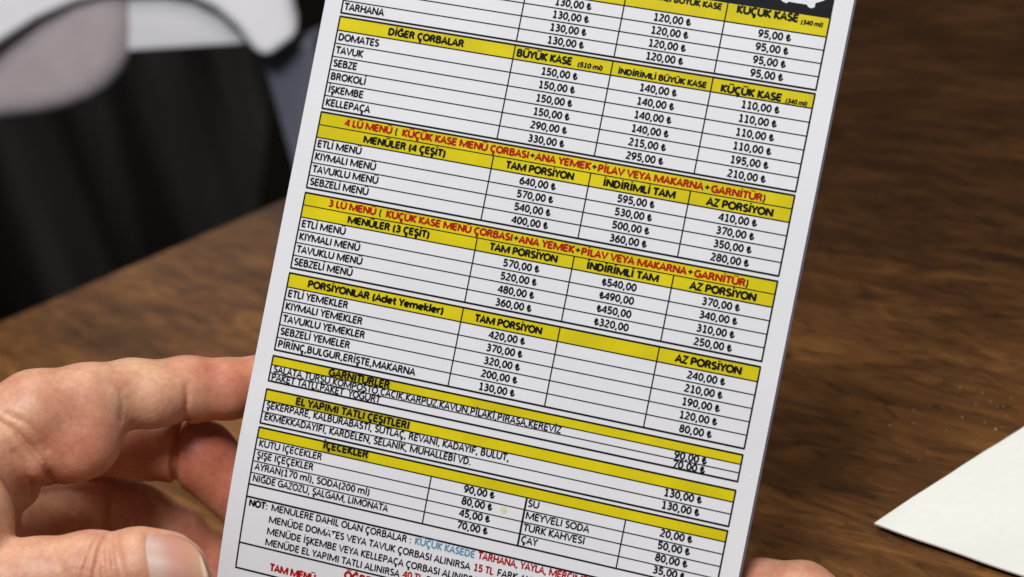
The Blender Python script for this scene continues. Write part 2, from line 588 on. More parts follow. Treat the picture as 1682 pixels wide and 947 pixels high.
# ---- lettering: a plain humanist sans drawn as pen strokes, units of 1/2048 em, capitals 1294 high
HC = 1294
ADV = dict(A=1185, B=1114, C=1092, D=1260, E=1000, F=941, G=1292, H=1276, I=516, K=1064, L=861, M=1751, N=1322, O=1356,
           P=1058, R=1112, S=941, T=998, U=1314, V=1162, Y=998, Z=959, d=1076, e=1019, t=686, m=1636, k=931, l=470, r=714)
ADV.update({'Ç': 1092, 'Ğ': 1292, 'İ': 516, 'Ö': 1356, 'Ş': 941, 'Ü': 1314, ' ': 463, ',': 511, '.': 517, ':': 548, '(': 621,
            ')': 621, '+': 1020, '₺': 960})
for ch in "0123456789": ADV[ch] = 1038


def arc(cx, cy, rx, ry, a0, a1, per=22.0):
    n = max(2, int(abs(a1 - a0) / per))
    return [(cx + rx * math.cos(math.radians(a0 + (a1 - a0) * i / n)), cy + ry * math.sin(math.radians(a0 + (a1 - a0) * i / n)))
            for i in range(n + 1)]


def ring(cx, cy, rx, ry):
    return arc(cx, cy, rx, ry, 90, 450)


GL = {}
GL['A'] = [[(85, 0), (592, 1225), (1100, 0)], [(290, 410), (895, 410)]]
GL['B'] = [[(200, 0), (200, HC)], [(200, 1214)] + arc(560, 962, 260, 252, 90, -90) + [(200, 710)], arc(590, 395, 310, 315, 90, -90) + [(200, 80)]]
GL['C'] = [arc(640, 647, 470, 567, 52, 308)]
GL['D'] = [[(200, 0), (200, HC)], [(200, 1214)] + arc(500, 647, 560, 567, 90, -90) + [(200, 80)]]
GL['E'] = [[(200, 0), (200, HC)], [(200, 1214), (880, 1214)], [(200, 665), (820, 665)], [(200, 80), (890, 80)]]
GL['F'] = [[(200, 0), (200, HC)], [(200, 1214), (860, 1214)], [(200, 640), (810, 640)]]
GL['G'] = [arc(690, 647, 530, 567, 52, 292) + [(1120, 190), (1120, 620), (740, 620)]]
GL['H'] = [[(200, 0), (200, HC)], [(1076, 0), (1076, HC)], [(200, 680), (1076, 680)]]
GL['I'] = [[(258, 0), (258, HC)]]
GL['K'] = [[(200, 0), (200, HC)], [(950, HC), (270, 665), (990, 0)]]
GL['L'] = [[(200, 0), (200, HC)], [(200, 80), (820, 80)]]
GL['M'] = [[(200, 0), (200, HC)], [(1551, 0), (1551, HC)], [(225, 1240), (875, 130), (1526, 1240)]]
GL['N'] = [[(200, 0), (200, HC)], [(1122, 0), (1122, HC)], [(215, 1245), (1107, 50)]]
GL['O'] = [ring(678, 647, 545, 567)]
GL['P'] = [[(200, 0), (200, HC)], [(200, 1214)] + arc(520, 900, 340, 314, 90, -90) + [(200, 586)]]
GL['R'] = [[(200, 0), (200, HC)], [(200, 1214)] + arc(520, 935, 320, 279, 90, -90) + [(200, 656)], [(530, 656), (650, 580), (960, 0)]]
GL['S'] = [arc(480, 945, 320, 269, 40, 250) + arc(455, 360, 345, 280, 78, -145)]
GL['T'] = [[(20, 1214), (978, 1214)], [(499, 0), (499, 1214)]]
GL['U'] = [[(190, HC), (190, 500)] + arc(657, 480, 467, 400, 180, 360) + [(1124, 500), (1124, HC)]]
GL['V'] = [[(70, HC), (581, 70), (1092, HC)]]
GL['Y'] = [[(60, HC), (499, 600), (938, HC)], [(499, 620), (499, 0)]]
GL['Z'] = [[(90, 1214), (840, 1214), (110, 80), (880, 80)]]
GL['0'] = [ring(519, 640, 360, 560)]
GL['1'] = [[(570, 60), (570, 1294)], [(210, 1060), (570, 1250)], [(220, 75), (900, 75)]]
GL['2'] = [arc(480, 930, 320, 280, 150, -35) + [(140, 80), (910, 80)]]
GL['3'] = [arc(470, 955, 300, 254, 140, -90), [(330, 701), (470, 701)] + arc(470, 390, 370, 310, 90, -140)]
GL['4'] = [[(750, 0), (750, 1270)], [(730, 1240), (100, 370), (980, 370)]]
GL['5'] = [[(850, 1214), (260, 1214), (240, 690)] + arc(460, 420, 390, 340, 112, -140)]
GL['6'] = [ring(540, 410, 350, 335), arc(840, 450, 650, 765, 94, 178)]
GL['7'] = [[(100, 1214), (920, 1214), (390, 0)]]
GL['8'] = [ring(519, 960, 285, 258), ring(519, 385, 350, 308)]
GL['9'] = [ring(498, 880, 350, 335), arc(198, 840, 650, 765, -86, -2)]
GL[','] = [[(270, 170), (260, 10), (150, -230)]]
GL['.'] = [[(258, 0), (258, 190)]]
GL[':'] = [[(274, 0), (274, 190)], [(274, 700), (274, 890)]]
GL['('] = [arc(740, 500, 480, 920, 130, 230)]
GL[')'] = [arc(-120, 500, 480, 920, 50, -50)]
GL['+'] = [[(510, 250), (510, 1000)], [(120, 625), (900, 625)]]
GL['₺'] = [[(360, 1230), (360, 40)], [(360, 105)] + arc(430, 480, 430, 375, -85, 5), [(50, 480), (720, 730)], [(50, 780), (720, 1030)]]
GL['d'] = [ring(490, 470, 370, 395), [(880, 0), (880, 1400)]]
GL['e'] = [arc(515, 470, 390, 395, 4, 315), [(130, 500), (900, 500)]]
GL['t'] = [[(330, 1250), (330, 240), (420, 90), (640, 85)], [(40, 870), (630, 870)]]
GL['m'] = [[(190, 0), (190, 940)], [(190, 600), (320, 800), (520, 865), (720, 790), (818, 580), (818, 0)],
           [(818, 600), (940, 800), (1150, 865), (1350, 790), (1446, 580), (1446, 0)]]
GL['k'] = [[(190, 0), (190, 1400)], [(820, 940), (260, 470), (880, 0)]]
GL['l'] = [[(235, 0), (235, 1400)]]
GL['r'] = [[(190, 0), (190, 940)], [(190, 580), (320, 790), (480, 860), (680, 845)]]


def ced(cx): return [[(cx + 20, 40), (cx - 20, -110), (cx + 110, -170), (cx + 100, -280), (cx - 30, -320), (cx - 130, -290)]]
def dots(cx): return [[(cx - 215, 1465), (cx - 215, 1670)], [(cx + 215, 1465), (cx + 215, 1670)]]
GL['Ç'] = GL['C'] + ced(640)
GL['Ş'] = GL['S'] + ced(460)
GL['Ğ'] = GL['G'] + [arc(680, 1660, 230, 190, 205, 335)]
GL['İ'] = GL['I'] + [[(258, 1465), (258, 1670)]]
GL['Ö'] = GL['O'] + dots(678)
GL['Ü'] = GL['U'] + dots(657)


def stroke(pl, wd):
    """pen stroke along a polyline -> left and right border points"""
    closed = len(pl) > 3 and abs(pl[0][0] - pl[-1][0]) < 1 and abs(pl[0][1] - pl[-1][1]) < 1
    P = np.array(pl, float)
    keep = [0] + [i for i in range(1, len(P)) if np.hypot(*(P[i] - P[i - 1])) > 1]
    P = P[keep]
    T = np.diff(P, axis=0)
    T /= np.linalg.norm(T, axis=1)[:, None]
    Nn = np.stack([-T[:, 1], T[:, 0]], 1)
    out = []
    n = len(P)
    for i in range(n):
        if i == 0: nn = Nn[0] + (Nn[-1] if closed else Nn[0])
        elif i == n - 1: nn = Nn[-1] + (Nn[0] if closed else Nn[-1])
        else: nn = Nn[i - 1] + Nn[i]
        L2 = nn @ nn
        if L2 < 0.25: nn = Nn[max(0, i - 1)] * 1.5
        else:
            nn = nn * 2 / L2
            ln = np.linalg.norm(nn)
            if ln > 1.5: nn *= 1.5 / ln
        out.append(nn * wd / 2)
    out = np.array(out)
    return P + out, P - out


def text_width(s, em, track=0.0):
    return sum(ADV[c] for c in s) * em / 2048 + track * len(s)


def put(mb, s, x, base, em=17.4, cap=11.6, weight=245, align='L', width=None, n0=0.085, shear=0.0):
    """write s into mb at card position (x, baseline)"""
    nat = text_width(s, em)
    sx = em / 2048 * (width / nat if width else 1.0)
    tw = width or nat
    if align == 'C': x -= tw / 2
    if align == 'R': x -= tw
    sy = cap * 0.99 / HC
    cur = x
    for ch in s:
        if ch in GL:
            wgt = weight * 1.17 * (1.02 if ch == '₺' else 1.0)
            for k, pl in enumerate(GL[ch]):
                A, B = stroke(pl, wgt)
                o = len(mb.v)
                m_ = len(A)
                allp = np.concatenate([A, B])
                px = cur + (allp[:, 0] + shear * allp[:, 1]) * sx
                py = base - allp[:, 1] * sy
                mb.v += [tuple(p) for p in card(px, py, TH / 2 + (n0 + 0.004 * k) * MM)]
                for i in range(m_ - 1):
                    mb.f.append((o + i, o + m_ + i, o + m_ + i + 1, o + i + 1))
        cur += ADV[ch] * sx
    return cur


Z_BAND, Z_LINE, Z_TEXT = TH / 2 + 0.025 * MM, TH / 2 + 0.055 * MM, 0.085
COLX = [0.0, 303.0, 465.5, 628.0, 789.0]


class Section:
    """one printed block of the menu: grid lines with the bands and lettering printed on it"""
    def __init__(s): s.grid, s.band, s.shd, s.blk, s.itm, s.red, s.blu = MB(), MB(), MB(), MB(), MB(), MB(), MB(); s.prc = {}; s.blk2 = MB()
    def hline(s, y, x0=0.0, x1=789.0, t=1.5): t *= 1.4; s.grid.rect(x0 - 0.9, x1 + 0.9, y - t / 2, y + t / 2, Z_LINE, 60)
    def vline(s, x, y0, y1, t=1.6): t *= 1.35; s.grid.rect(x - t / 2, x + t / 2, y0, y1, Z_LINE + 0.006 * MM, 60)
    def fill(s, y0, y1, x0=0.0, x1=789.0): s.band.rect(x0, x1, y0, y1, Z_BAND, 60)
    def price(s, c): return s.prc.setdefault(c, MB())
    def build(s, label=None):
        g = s.grid.build("price_table", INK, menu)
        for mb, nm, mt in ((s.band, "heading_band", YELLOW), (s.shd, "heading_shade", SHADE), (s.blk, "heading_lettering", INK), (s.itm, "item_lettering", INK), (s.red, "red_lettering", RED),
                           (s.blu, "blue_lettering", BLUE)):
            if mb.v:
                mb.build(nm, mt, g)
        for c in sorted(s.prc):
            s.prc[c].build("price_lettering", INK, g)
        if s.blk2.v: s.blk2.build("heading_lettering", INK, g)
        return g


BASE = 5.8
LBL = dict(em=17.3, cap=11.6, weight=265)
PRC = dict(em=17.5, cap=11.8, weight=265, align='C')
HDR = dict(em=18.0, cap=11.6, weight=335, align='C')
mid = lambda i: (COLX[i] + COLX[i + 1]) / 2


def price_rows(sec, top, bottom, labels, cols):
    n = len(labels)
    h = (bottom - top) / n
    for i, lb in enumerate(labels):
        b = top + (i + 1) * h
        if lb: put(sec.itm, lb, 4.0, b - BASE, **LBL)
        for c, vals in cols.items():
            if vals[i]:
                put(sec.price(c), vals[i], mid(c) - 1 + (0 if c != 3 else 2), b - BASE + 0.6, **PRC)
        sec.hline(b, t=1.3 if i < n - 1 else 2.2)


P = lambda *a: [("%d,00 ₺" % x) if isinstance(x, int) else x for x in a]

# header block with the white pot, first soup table
sec = Section()
sec.fill(-119, -88.5)
put(sec.blk, "KÜÇÜK KASE", 643.5, -104.8, em=19.9, cap=11.9, weight=335, width=98)
put(sec.blk, "(340 ml)", 745, -102.6, em=11.2, cap=7.0, weight=330, width=35, shear=0.15)
put(sec.blk, "İNDİRİMLİ BÜYÜK KASE", 477, -105.6, em=15.8, cap=9.3, weight=335, width=143)
put(sec.blk, "BÜYÜK KASE", 307, -105.6, em=18.2, cap=11.7, weight=335, width=93)
sec.hline(-119, t=2.0); sec.hline(-88.5, t=1.4)
price_rows(sec, -88.5, -5.0, ["", "", "", "TARHANA"], {1: P(130, 130, 130, 130), 2: P(120, 120, 120, 120), 3: P(95, 95, 95, 95)})
for x in COLX: sec.vline(x, -119, -5, 2.0 if x in (0.0, 789.0) else 1.6)
sec.build()

hd = MB(); hd.rect(-1, 790, -226, -120.2, Z_BAND, 60)
hdo = hd.build("title_band", INK, menu)
pot = MB()
pot_pts = [(690, -160), (695, -148), (706, -141.5), (707, -136), (712, -132.5), (718, -131), (721, -134), (735, -133.6), (749, -133.8),
           (752, -130.5), (757, -129), (762, -131.5), (762, -138), (773, -143), (783, -152), (786, -162), (787, -172), (690, -172)]
pv = card(np.array([p[0] for p in pot_pts]), np.array([p[1] for p in pot_pts]), Z_LINE)
mesh_obj("pot_emblem", pv, [tuple(range(len(pot_pts)))[::-1]], WHITE_INK, hdo)

# other soups
sec = Section()
sec.fill(1, 24)
put(sec.blk, "DİĞER ÇORBALAR", 87, 18.2, em=18, cap=11.2, weight=335, width=131)
put(sec.blk, "BÜYÜK KASE", 307.5, 18.4, em=18.2, cap=11.7, weight=335, width=93)
put(sec.blk, "(510 ml)", 409, 19.0, em=12.9, cap=7.6, weight=330, width=42, shear=0.15)
put(sec.blk, "İNDİRİMLİ BÜYÜK KASE", 476.5, 19.6, em=15.8, cap=9.0, weight=335, width=144)
put(sec.blk, "KÜÇÜK KASE", 643, 21.0, em=19.9, cap=11.4, weight=335, width=97)
put(sec.blk, "(340 ml)", 745.5, 21.9, em=11.2, cap=7.0, weight=330, width=34.5, shear=0.15)
sec.hline(1, t=2.2); sec.hline(24, t=1.4)
price_rows(sec, 24, 155.5, ["DOMATES", "TAVUK", "SEBZE", "BROKOLİ", "İŞKEMBE", "KELLEPAÇA"],
           {1: P(150, 150, 150, 150, 290, 330), 2: P(140, 140, 140, 140, 215, 295), 3: P(110, 110, 110, 110, 195, 210)})
for x in COLX: sec.vline(x, 1, 155.5, 2.0 if x in (0.0, 789.0) else 1.6)
sec.build()


def set_menu(y0, y1, y2, y3, num, cols, xs):
    sc_ = Section()
    sc_.fill(y0, y1); sc_.fill(y1, y2)
    b = y1 - BASE + 0.4
    put(sc_.red, num + " LÜ MENÜ ", xs[0], b, em=18, cap=11.2, weight=320, width=xs[1] - xs[0])
    put(sc_.blk, "(", xs[1], b, em=18, cap=11.7, weight=230)
    red = dict(em=18, cap=11.2, weight=320)
    put(sc_.red, "KÜÇÜK KASE MENÜ ÇORBASI", 144, b, width=217, **red)
    put(sc_.red, "ANA YEMEK", 371, b + .3, width=93, **red)
    put(sc_.red, "PİLAV VEYA MAKARNA", 475, b + .8, width=172, **red)
    put(sc_.red, "GARNİTÜR", 659, b + 1.7, width=82, **red)
    for xp, dy in ((361.5, .2), (464.5, .6), (648, 1.3)):
        put(sc_.blk, "+", xp, b + dy, em=19.5, cap=12.5, weight=215)
    put(sc_.blk, ")", 741, b + 1.9, em=18, cap=11.7, weight=230)
    b = y2 - BASE + 0.6
    put(sc_.blk, "MENÜLER (%s ÇEŞİT)" % num, 81, b, em=18, cap=11.2, weight=335, width=143)
    put(sc_.blk, "TAM PORSİYON", 326, b, em=18, cap=11.4, weight=335, width=114)
    put(sc_.blk, "İNDİRİMLİ TAM", 488, b + .3, em=18, cap=11.4, weight=335, width=118)
    put(sc_.blk, "AZ PORSİYON", 656, b + 1.0, em=18, cap=11.7, weight=335, width=106)
    sc_.hline(y0, t=2.2); sc_.hline(y1, t=1.2); sc_.hline(y2, t=1.4)
    price_rows(sc_, y2, y3, ["ETLİ MENÜ", "KIYMALI MENÜ", "TAVUKLU MENÜ", "SEBZELİ MENÜ"], cols)
    for x in COLX: sc_.vline(x, y0 if x in (0.0, 789.0) else y1, y3, 2.0 if x in (0.0, 789.0) else 1.6)
    sc_.build()


set_menu(161.5, 182.7, 204, 288.8, "4", {1: P(640, 570, 540, 400), 2: P(595, 530, 500, 360), 3: P(410, 370, 350, 280)}, (44, 131))
set_menu(297.2, 317.8, 338.2, 423.8, "3", {1: P(570, 520, 480, 360), 2: ["₺540,00", "₺490,00", "₺450,00", "₺320,00"],
                                          3: P(370, 340, 310, 250)}, (43, 131))

# single portions
sec = Section()
sec.fill(432.5, 456)
put(sec.blk, "PORSİYONLAR (Adet Yemekler)", 35, 449.6, em=18, cap=11.4, weight=335, width=237)
put(sec.blk, "TAM PORSİYON", 325, 450.4, em=18, cap=11.4, weight=335, width=113)
put(sec.blk2, "AZ PORSİYON", 656, 450.4, em=18, cap=11.7, weight=335, width=106)
sec.hline(432.5, t=2.2); sec.hline(456, t=1.4)
price_rows(sec, 456, 562, ["ETLİ YEMEKLER", "KIYMALI YEMEKLER", "TAVUKLU YEMEKLER", "SEBZELİ YEMELER", "PİRİNÇ,BULGUR,ERİŞTE,MAKARNA"],
           {1: P(420, 370, 320, 200, 130), 3: P(240, 210, 190, 120, 80)})
for x in COLX: sec.vline(x, 432.5, 562, 2.0 if x in (0.0, 789.0) else 1.6)
sec.build()

# side dishes (rows too short for their lettering)
sec = Section()
sec.fill(572, 587)
sec.shd.rect(99, 208, 575, 586.6, Z_BAND + 0.01 * MM)
put(sec.blk, "GARNİTÜRLER", 100, 585.4, em=18, cap=11.7, weight=305, width=107)
put(sec.itm, "SALATA,TURŞU,KOMPOSTO,CACIK,KARPUZ,KAVUN,PİLAKİ,PIRASA,KEREVİZ", 5, 598.6, em=17, cap=11.3, weight=245, width=495)
put(sec.itm, "PAKET TATLI,PAKET  YOĞURT", 4, 612, em=17, cap=11.3, weight=245, width=192)
put(sec.price(3), "90,00 ₺", 710, 598.6, em=17.5, cap=11.7, weight=270, align='C')
put(sec.price(3), "70,00 ₺", 710, 613.2, em=17.5, cap=11.7, weight=270, align='C')
sec.hline(572, t=2.2); sec.hline(587, t=1.3); sec.hline(600.5, t=1.3); sec.hline(614.2, t=2.2)
for x in (0.0, 789.0): sec.vline(x, 572, 614.2, 2.0)
sec.build()

# desserts
sec = Section()
sec.fill(628.3, 646.8)
sec.shd.rect(53, 254, 630.5, 646, Z_BAND + 0.01 * MM)
put(sec.blk, "EL YAPIMI TATLI ÇEŞİTLERİ", 54, 643.2, em=18, cap=11.9, weight=305, width=199)
put(sec.itm, "ŞEKERPARE, KALBURABASTI, SÜTLAÇ, REVANİ, KADAYIF, BULUT,", 5, 659.4, em=17, cap=11.4, weight=245, width=421)
put(sec.itm, "EKMEKKADAYIFI, KARDELEN, SELANİK, MUHALLEBİ VD.", 5, 678.8, em=17, cap=11.4, weight=245, width=361)
put(sec.price(3), "130,00 ₺", 710, 660, em=17.5, cap=11.7, weight=270, align='C')
put(sec.price(3), "130,00 ₺", 710, 679.8, em=17.5, cap=11.7, weight=270, align='C')
sec.hline(628.3, t=2.2); sec.hline(646.8, t=1.4); sec.hline(666, t=1.3); sec.hline(685.3, t=2.2)
for x in (0.0, 789.0): sec.vline(x, 628.3, 685.3, 2.0)
sec.build()

# drinks
sec = Section()
sec.fill(692.5, 710)
sec.shd.rect(113, 195, 694, 709.5, Z_BAND + 0.01 * MM)
put(sec.blk, "İÇECEKLER", 115, 703.6, em=18, cap=11.7, weight=310, width=79)
for i, (a, pa, b_, pb) in enumerate((("KUTU İÇECEKLER", 90, "SU", 20), ("ŞİŞE İÇEÇEKLER", 80, "MEYVELİ SODA", 50),
                                     ("AYRAN(170 ml), SODA(200 ml)", 45, "TÜRK KAHVESİ", 80),
                                     ("NİĞDE GAZOZU, ŞALGAM, LİMONATA", 70, "ÇAY", 35))):
    y = 710 + 19.6 * (i + 1)
    put(sec.itm, a, 5, y - 6.0, width=(112, 101, 204, 239)[i], em=17, cap=11.3, weight=235)
    put(sec.price(2), b_, 470, y - 6.2, em=17.3, cap=11.4, weight=235)
    put(sec.price(1), "%d,00 ₺" % pa, 388, y - 6.2, em=17.5, cap=11.7, weight=265, align='C')
    put(sec.price(3), "%d,00 ₺" % pb, 712, y - 6.2, em=17.5, cap=11.7, weight=265, align='C')
    sec.hline(y, t=1.3 if i < 3 else 2.0)
sec.hline(692.5, t=2.2); sec.hline(710, t=1.4)
sec.vline(0, 692.5, 809.5, 2.0); sec.vline(789, 692.5, 809.5, 2.0)
sec.vline(305, 710, 788.4, 1.6); sec.vline(466.5, 710, 788.4, 2.4); sec.vline(629, 710, 788.4, 1.6)
sec.build()

# the note at the bottom
sec = Section()
NT = dict(em=17.3, cap=11.3, weight=230)
l1, l2, l3, l4 = 824.0, 844.2, 863.8, 882.5
put(sec.blk, "NOT:", 6, l1, em=18, cap=11.2, weight=310, width=34)
put(sec.itm, "MENÜLERE DAHİL OLAN ÇORBALAR :", 46, l1, width=247, **NT)
put(sec.blu, "KÜÇÜK KASEDE", 298, l1 - .6, width=103, em=17.3, cap=11.2, weight=245)
put(sec.red, "TARHANA, YAYLA, MERCİMEK", 406, l1 - 1, width=190, em=17.3, cap=11.4, weight=270)
put(sec.itm, "MENÜDE DOMATES VEYA TAVUK ÇORBASI ALINIRSA", 45, l2, width=352, **NT)
put(sec.red, "15 TL", 402, l2 - 1, width=34, em=17.3, cap=11.4, weight=270)
put(sec.itm, "FARK ALINIR.", 442, l2 - 1.2, width=86, **NT)
put(sec.itm, "MENÜDE İŞKEMBE VEYA KELLEPAÇA ÇORBASI ALINIRSA", 45, l3, width=369, **NT)
put(sec.itm, "MENÜDE EL YAPIMI TATLI ALINIRSA", 45, l4, width=238, **NT)
put(sec.red, "40 TL", 288, l4 - 1.4, width=34, em=17.3, cap=11.4, weight=270)
put(sec.itm, "FARK ALINIR.", 328, l4 - 1.6, width=86, **NT)
put(sec.red, "TAM MENÜ", 60, 923, em=18, cap=11.9, weight=335, width=82)
put(sec.red, "ÖĞRENCİ", 190, 906, em=20, cap=12.5, weight=335, width=76)
sec.hline(809.5, t=2.2); sec.hline(888, t=2.0); sec.hline(931.5, t=2.2)
for x in (0.0, 789.0): sec.vline(x, 809.5, 931.5, 2.0)
sec.build()


def blot(name, X, Y, rx, ry, n, mat, seed, pts=18, jag=0.25):
    rng = random.Random(seed)
    px = [(X + rx * (1 + rng.uniform(-jag, jag)) * math.cos(2 * math.pi * i / pts),
           Y + ry * (1 + rng.uniform(-jag, jag)) * math.sin(2 * math.pi * i / pts)) for i in range(pts)]
    vv = card(np.array([p[0] for p in px]), np.array([p[1] for p in px]), n)
    return mesh_obj(name, vv, [tuple(range(pts))[::-1]], mat, menu)


blot("grease_stain", 434, 738, 5.6, 5.2, TH / 2 + 0.02 * MM, STAIN, 3, 18, 0.12)
blot("grease_stain", 377, 677.6, 1.2, 1.0, TH / 2 + 0.02 * MM, STAIN, 4)
for (x, y, a, b, sd) in ((152, 827.5, 7, 1.6, 1), (157, 831.5, 5, 1.6, 2), (151, 838, 1.6, 2.6, 12), (147, 836, 2.6, 1.4, 5), (161, 842, 2.4, 4.0, 6),
                         (141, 829, 2.0, 1.0, 7), (169, 829, 3.0, 1.2, 8), (809, 603, 1.6, 1.6, 9)):
    blot("glare_fleck", x, y, a, b, TH / 2 + 0.12 * MM, GLARE, sd, 14, 0.45)  # painted glints on the laminate


# ------------------------------------------------------------------ hands (distance field -> one continuous skin)
def pc3(px, py, D):
    """camera-axes point in millimetres"""
    return np.array([(px - CX) / F_PX * D, (py - CY) / F_PX * D, D])


def smin(a, b, k):
    h = np.clip(0.5 + 0.5 * (b - a) / k, 0, 1)
    return b + (a - b) * h - k * h * (1 - h)


class Field:
    def __init__(s, lo, hi, vox):
        s.lo, s.vox = np.array(lo, float), vox
        n = np.ceil((np.array(hi) - lo) / vox).astype(int) + 1
        ax = [s.lo[i] + vox * np.arange(n[i]) for i in range(3)]
        s.X, s.Y, s.Z = [a.astype(np.float32) for a in np.meshgrid(*ax, indexing='ij')]
        s.n = n
    def cone(s, a, b, ra, rb):
        a, b = np.asarray(a, np.float32), np.asarray(b, np.float32)
        d = b - a
        L = float(d @ d) + 1e-9
        t = np.clip(((s.X - a[0]) * d[0] + (s.Y - a[1]) * d[1] + (s.Z - a[2]) * d[2]) / L, 0, 1)
        return np.sqrt((s.X - a[0] - t * d[0]) ** 2 + (s.Y - a[1] - t * d[1]) ** 2 + (s.Z - a[2] - t * d[2]) ** 2) - (ra + (rb - ra) * t)
    def chain(s, pts, k=3.0):
        """pts: (px, py, D, r_px)"""
        f = None
        for p, q in zip(pts[:-1], pts[1:]):
            c = s.cone(pc3(*p[:3]), pc3(*q[:3]), p[3] * p[2] / F_PX, q[3] * q[2] / F_PX)
            f = c if f is None else smin(f, c, k)
        return f
    def ball(s, px, py, D, r):
        c = pc3(px, py, D)
        return np.sqrt((s.X - c[0]) ** 2 + (s.Y - c[1]) ** 2 + (s.Z - c[2]) ** 2) - r * D / F_PX
    def crease(s, f, p, direction, amp, wid, reach):
        """shallow fold across a limb: plane through p with the given normal, limited to a reach (mm)"""
        c = pc3(*p)
        n = np.asarray(direction, float); n /= np.linalg.norm(n)
        sd = (s.X - c[0]) * n[0] + (s.Y - c[1]) * n[1] + (s.Z - c[2]) * n[2]
        r2 = (s.X - c[0]) ** 2 + (s.Y - c[1]) ** 2 + (s.Z - c[2]) ** 2
        return f + amp * np.exp(-(sd / wid) ** 2) * np.exp(-(r2 / reach ** 2) ** 2)
    def groove(s, f, pts, amp, wid, dmin, dmax):
        """furrow pressed into the surface along a line (picture units), between two depths"""
        m = (s.Z > dmin) & (s.Z < dmax)
        px = s.X[m] / s.Z[m] * F_PX + CX
        py = s.Y[m] / s.Z[m] * F_PX + CY
        d2 = np.full(px.shape, 1e9, np.float32)
        for (ax, ay), (bx, by) in zip(pts[:-1], pts[1:]):
            dx, dy = bx - ax, by - ay
            t = np.clip(((px - ax) * dx + (py - ay) * dy) / (dx * dx + dy * dy), 0, 1)
            d2 = np.minimum(d2, (px - ax - t * dx) ** 2 + (py - ay - t * dy) ** 2)
        g = f.copy()
        g[m] += amp * np.exp(-d2 / wid ** 2)
        return g
    def mesh(s, f):
        """naive surface nets"""
        neg = f < 0
        n = f.shape
        idx = -np.ones((n[0] - 1, n[1] - 1, n[2] - 1), dtype=np.int64)
        cnt = np.zeros(idx.shape, np.int8)
        for a in (0, 1):
            for b in (0, 1):
                for c in (0, 1):
                    cnt += neg[a:n[0] - 1 + a, b:n[1] - 1 + b, c:n[2] - 1 + c]
        act = np.argwhere((cnt > 0) & (cnt < 8))
        idx[tuple(act.T)] = np.arange(len(act))
        acc = np.zeros((len(act), 3)); num = np.zeros(len(act))
        cor = [(a, b, c) for a in (0, 1) for b in (0, 1) for c in (0, 1)]
        for i, p in enumerate(cor):
            for q in cor[i + 1:]:
                if sum(abs(x - y) for x, y in zip(p, q)) != 1: continue
                v0 = f[tuple((act + p).T)]; v1 = f[tuple((act + q).T)]
                m = (v0 < 0) != (v1 < 0)
                t = np.where(m, v0 / np.where(m, v0 - v1, 1), 0)
                pos = np.array(p) + t[:, None] * (np.array(q) - np.array(p))
                acc[m] += pos[m]; num[m] += 1
        V = s.lo + (act + acc / num[:, None]) * s.vox
        faces = []
        for ax in range(3):
            o1, o2 = (ax + 1) % 3, (ax + 2) % 3
            sl0 = [slice(1, n[k] - 1) for k in range(3)]; sl0[ax] = slice(0, n[ax] - 1)
            sl1 = list(sl0); sl1[ax] = slice(1, n[ax])
            A, B = neg[tuple(sl0)], neg[tuple(sl1)]
            e = np.argwhere(A != B)
            flip = A[tuple(e.T)]
            base = e.copy()
            for k in range(3):
                if k != ax: base[:, k] += 1
            def cell(d1, d2):
                c = base.copy(); c[:, o1] -= d1; c[:, o2] -= d2
                return idx[tuple(c.T)]
            q = np.stack([cell(0, 0), cell(1, 0), cell(1, 1), cell(0, 1)], 1)
            q[~flip] = q[~flip][:, ::-1]
            faces.append(q)
        return V, np.concatenate(faces)


def build_skin(name, F, f, label, pads=()):
    V, Q = F.mesh(f)
    Vw = (V * 0.001) @ M + CAM
    c = Vw.mean(0)
    me = bpy.data.meshes.new(name)
    me.vertices.add(len(Vw)); me.vertices.foreach_set("co", (Vw - c).astype(np.float32).ravel())
    me.loops.add(Q.size); me.loops.foreach_set("vertex_index", Q.astype(np.int32).ravel())
    me.polygons.add(len(Q)); me.polygons.foreach_set("loop_start", np.arange(0, Q.size, 4, dtype=np.int32))
    me.polygons.foreach_set("use_smooth", np.ones(len(Q), bool))
    me.update(calc_edges=True); me.validate()
    me.materials.append(SKIN)
    fl = np.zeros(len(V))
    for px, py, D, r, a in pads:                   # redder skin on the pads of the fingertips
        d = np.linalg.norm(V - pc3(px, py, D), axis=1)
        fl = np.maximum(fl, a * np.clip(1.25 - d / r, 0, 1))
    me.attributes.new("flush", 'FLOAT', 'POINT').data.foreach_set("value", fl.astype(np.float32))
    o = bpy.data.objects.new(name, me)
    COL.objects.link(o)
    o.location = c
    sm = o.modifiers.new("smooth", 'SMOOTH'); sm.factor = 0.5; sm.iterations = 3
    return tag(o, label, "hand")


# ---- left hand: fingers behind the card, thumb in front
lo = pc3(-420, 540, 500); hi = pc3(520, 1330, 600)
F = Field((-215, 5, 450), (-48, 132, 592), 0.62)
index = F.chain([(-70, 770, 505, 84), (60, 682, 511, 73), (145, 664, 517, 66), (215, 645, 524, 54), (300, 640, 531, 51), (312, 640, 532, 51), (430, 634, 540, 48), (475, 636, 542, 40)], 3.0)
index = smin(index, F.ball(137, 726, 513, 61), 5.0)
index = smin(index, F.ball(92, 740, 513, 53), 6.0)
index = smin(index, F.ball(255, 656, 523, 46), 4.0)
index = smin(index, F.ball(375, 640, 534, 47), 3.0)
index = F.crease(index, (203, 682, 518), (1, 0.18, 0), 0.55, 0.8, 7.5)
index = F.crease(index, (308, 668, 524), (1, 0.12, 0), 0.5, 0.7, 6)
middle = F.chain([(-60, 800, 545, 70), (110, 725, 556, 52), (228, 733, 546, 54), (300, 738, 545, 54), (330, 748, 545, 57), (425, 842, 549, 50)], 2.5)
middle = F.crease(middle, (290, 745, 538), (1, 0.1, 0), 1.6, 1.1, 12)
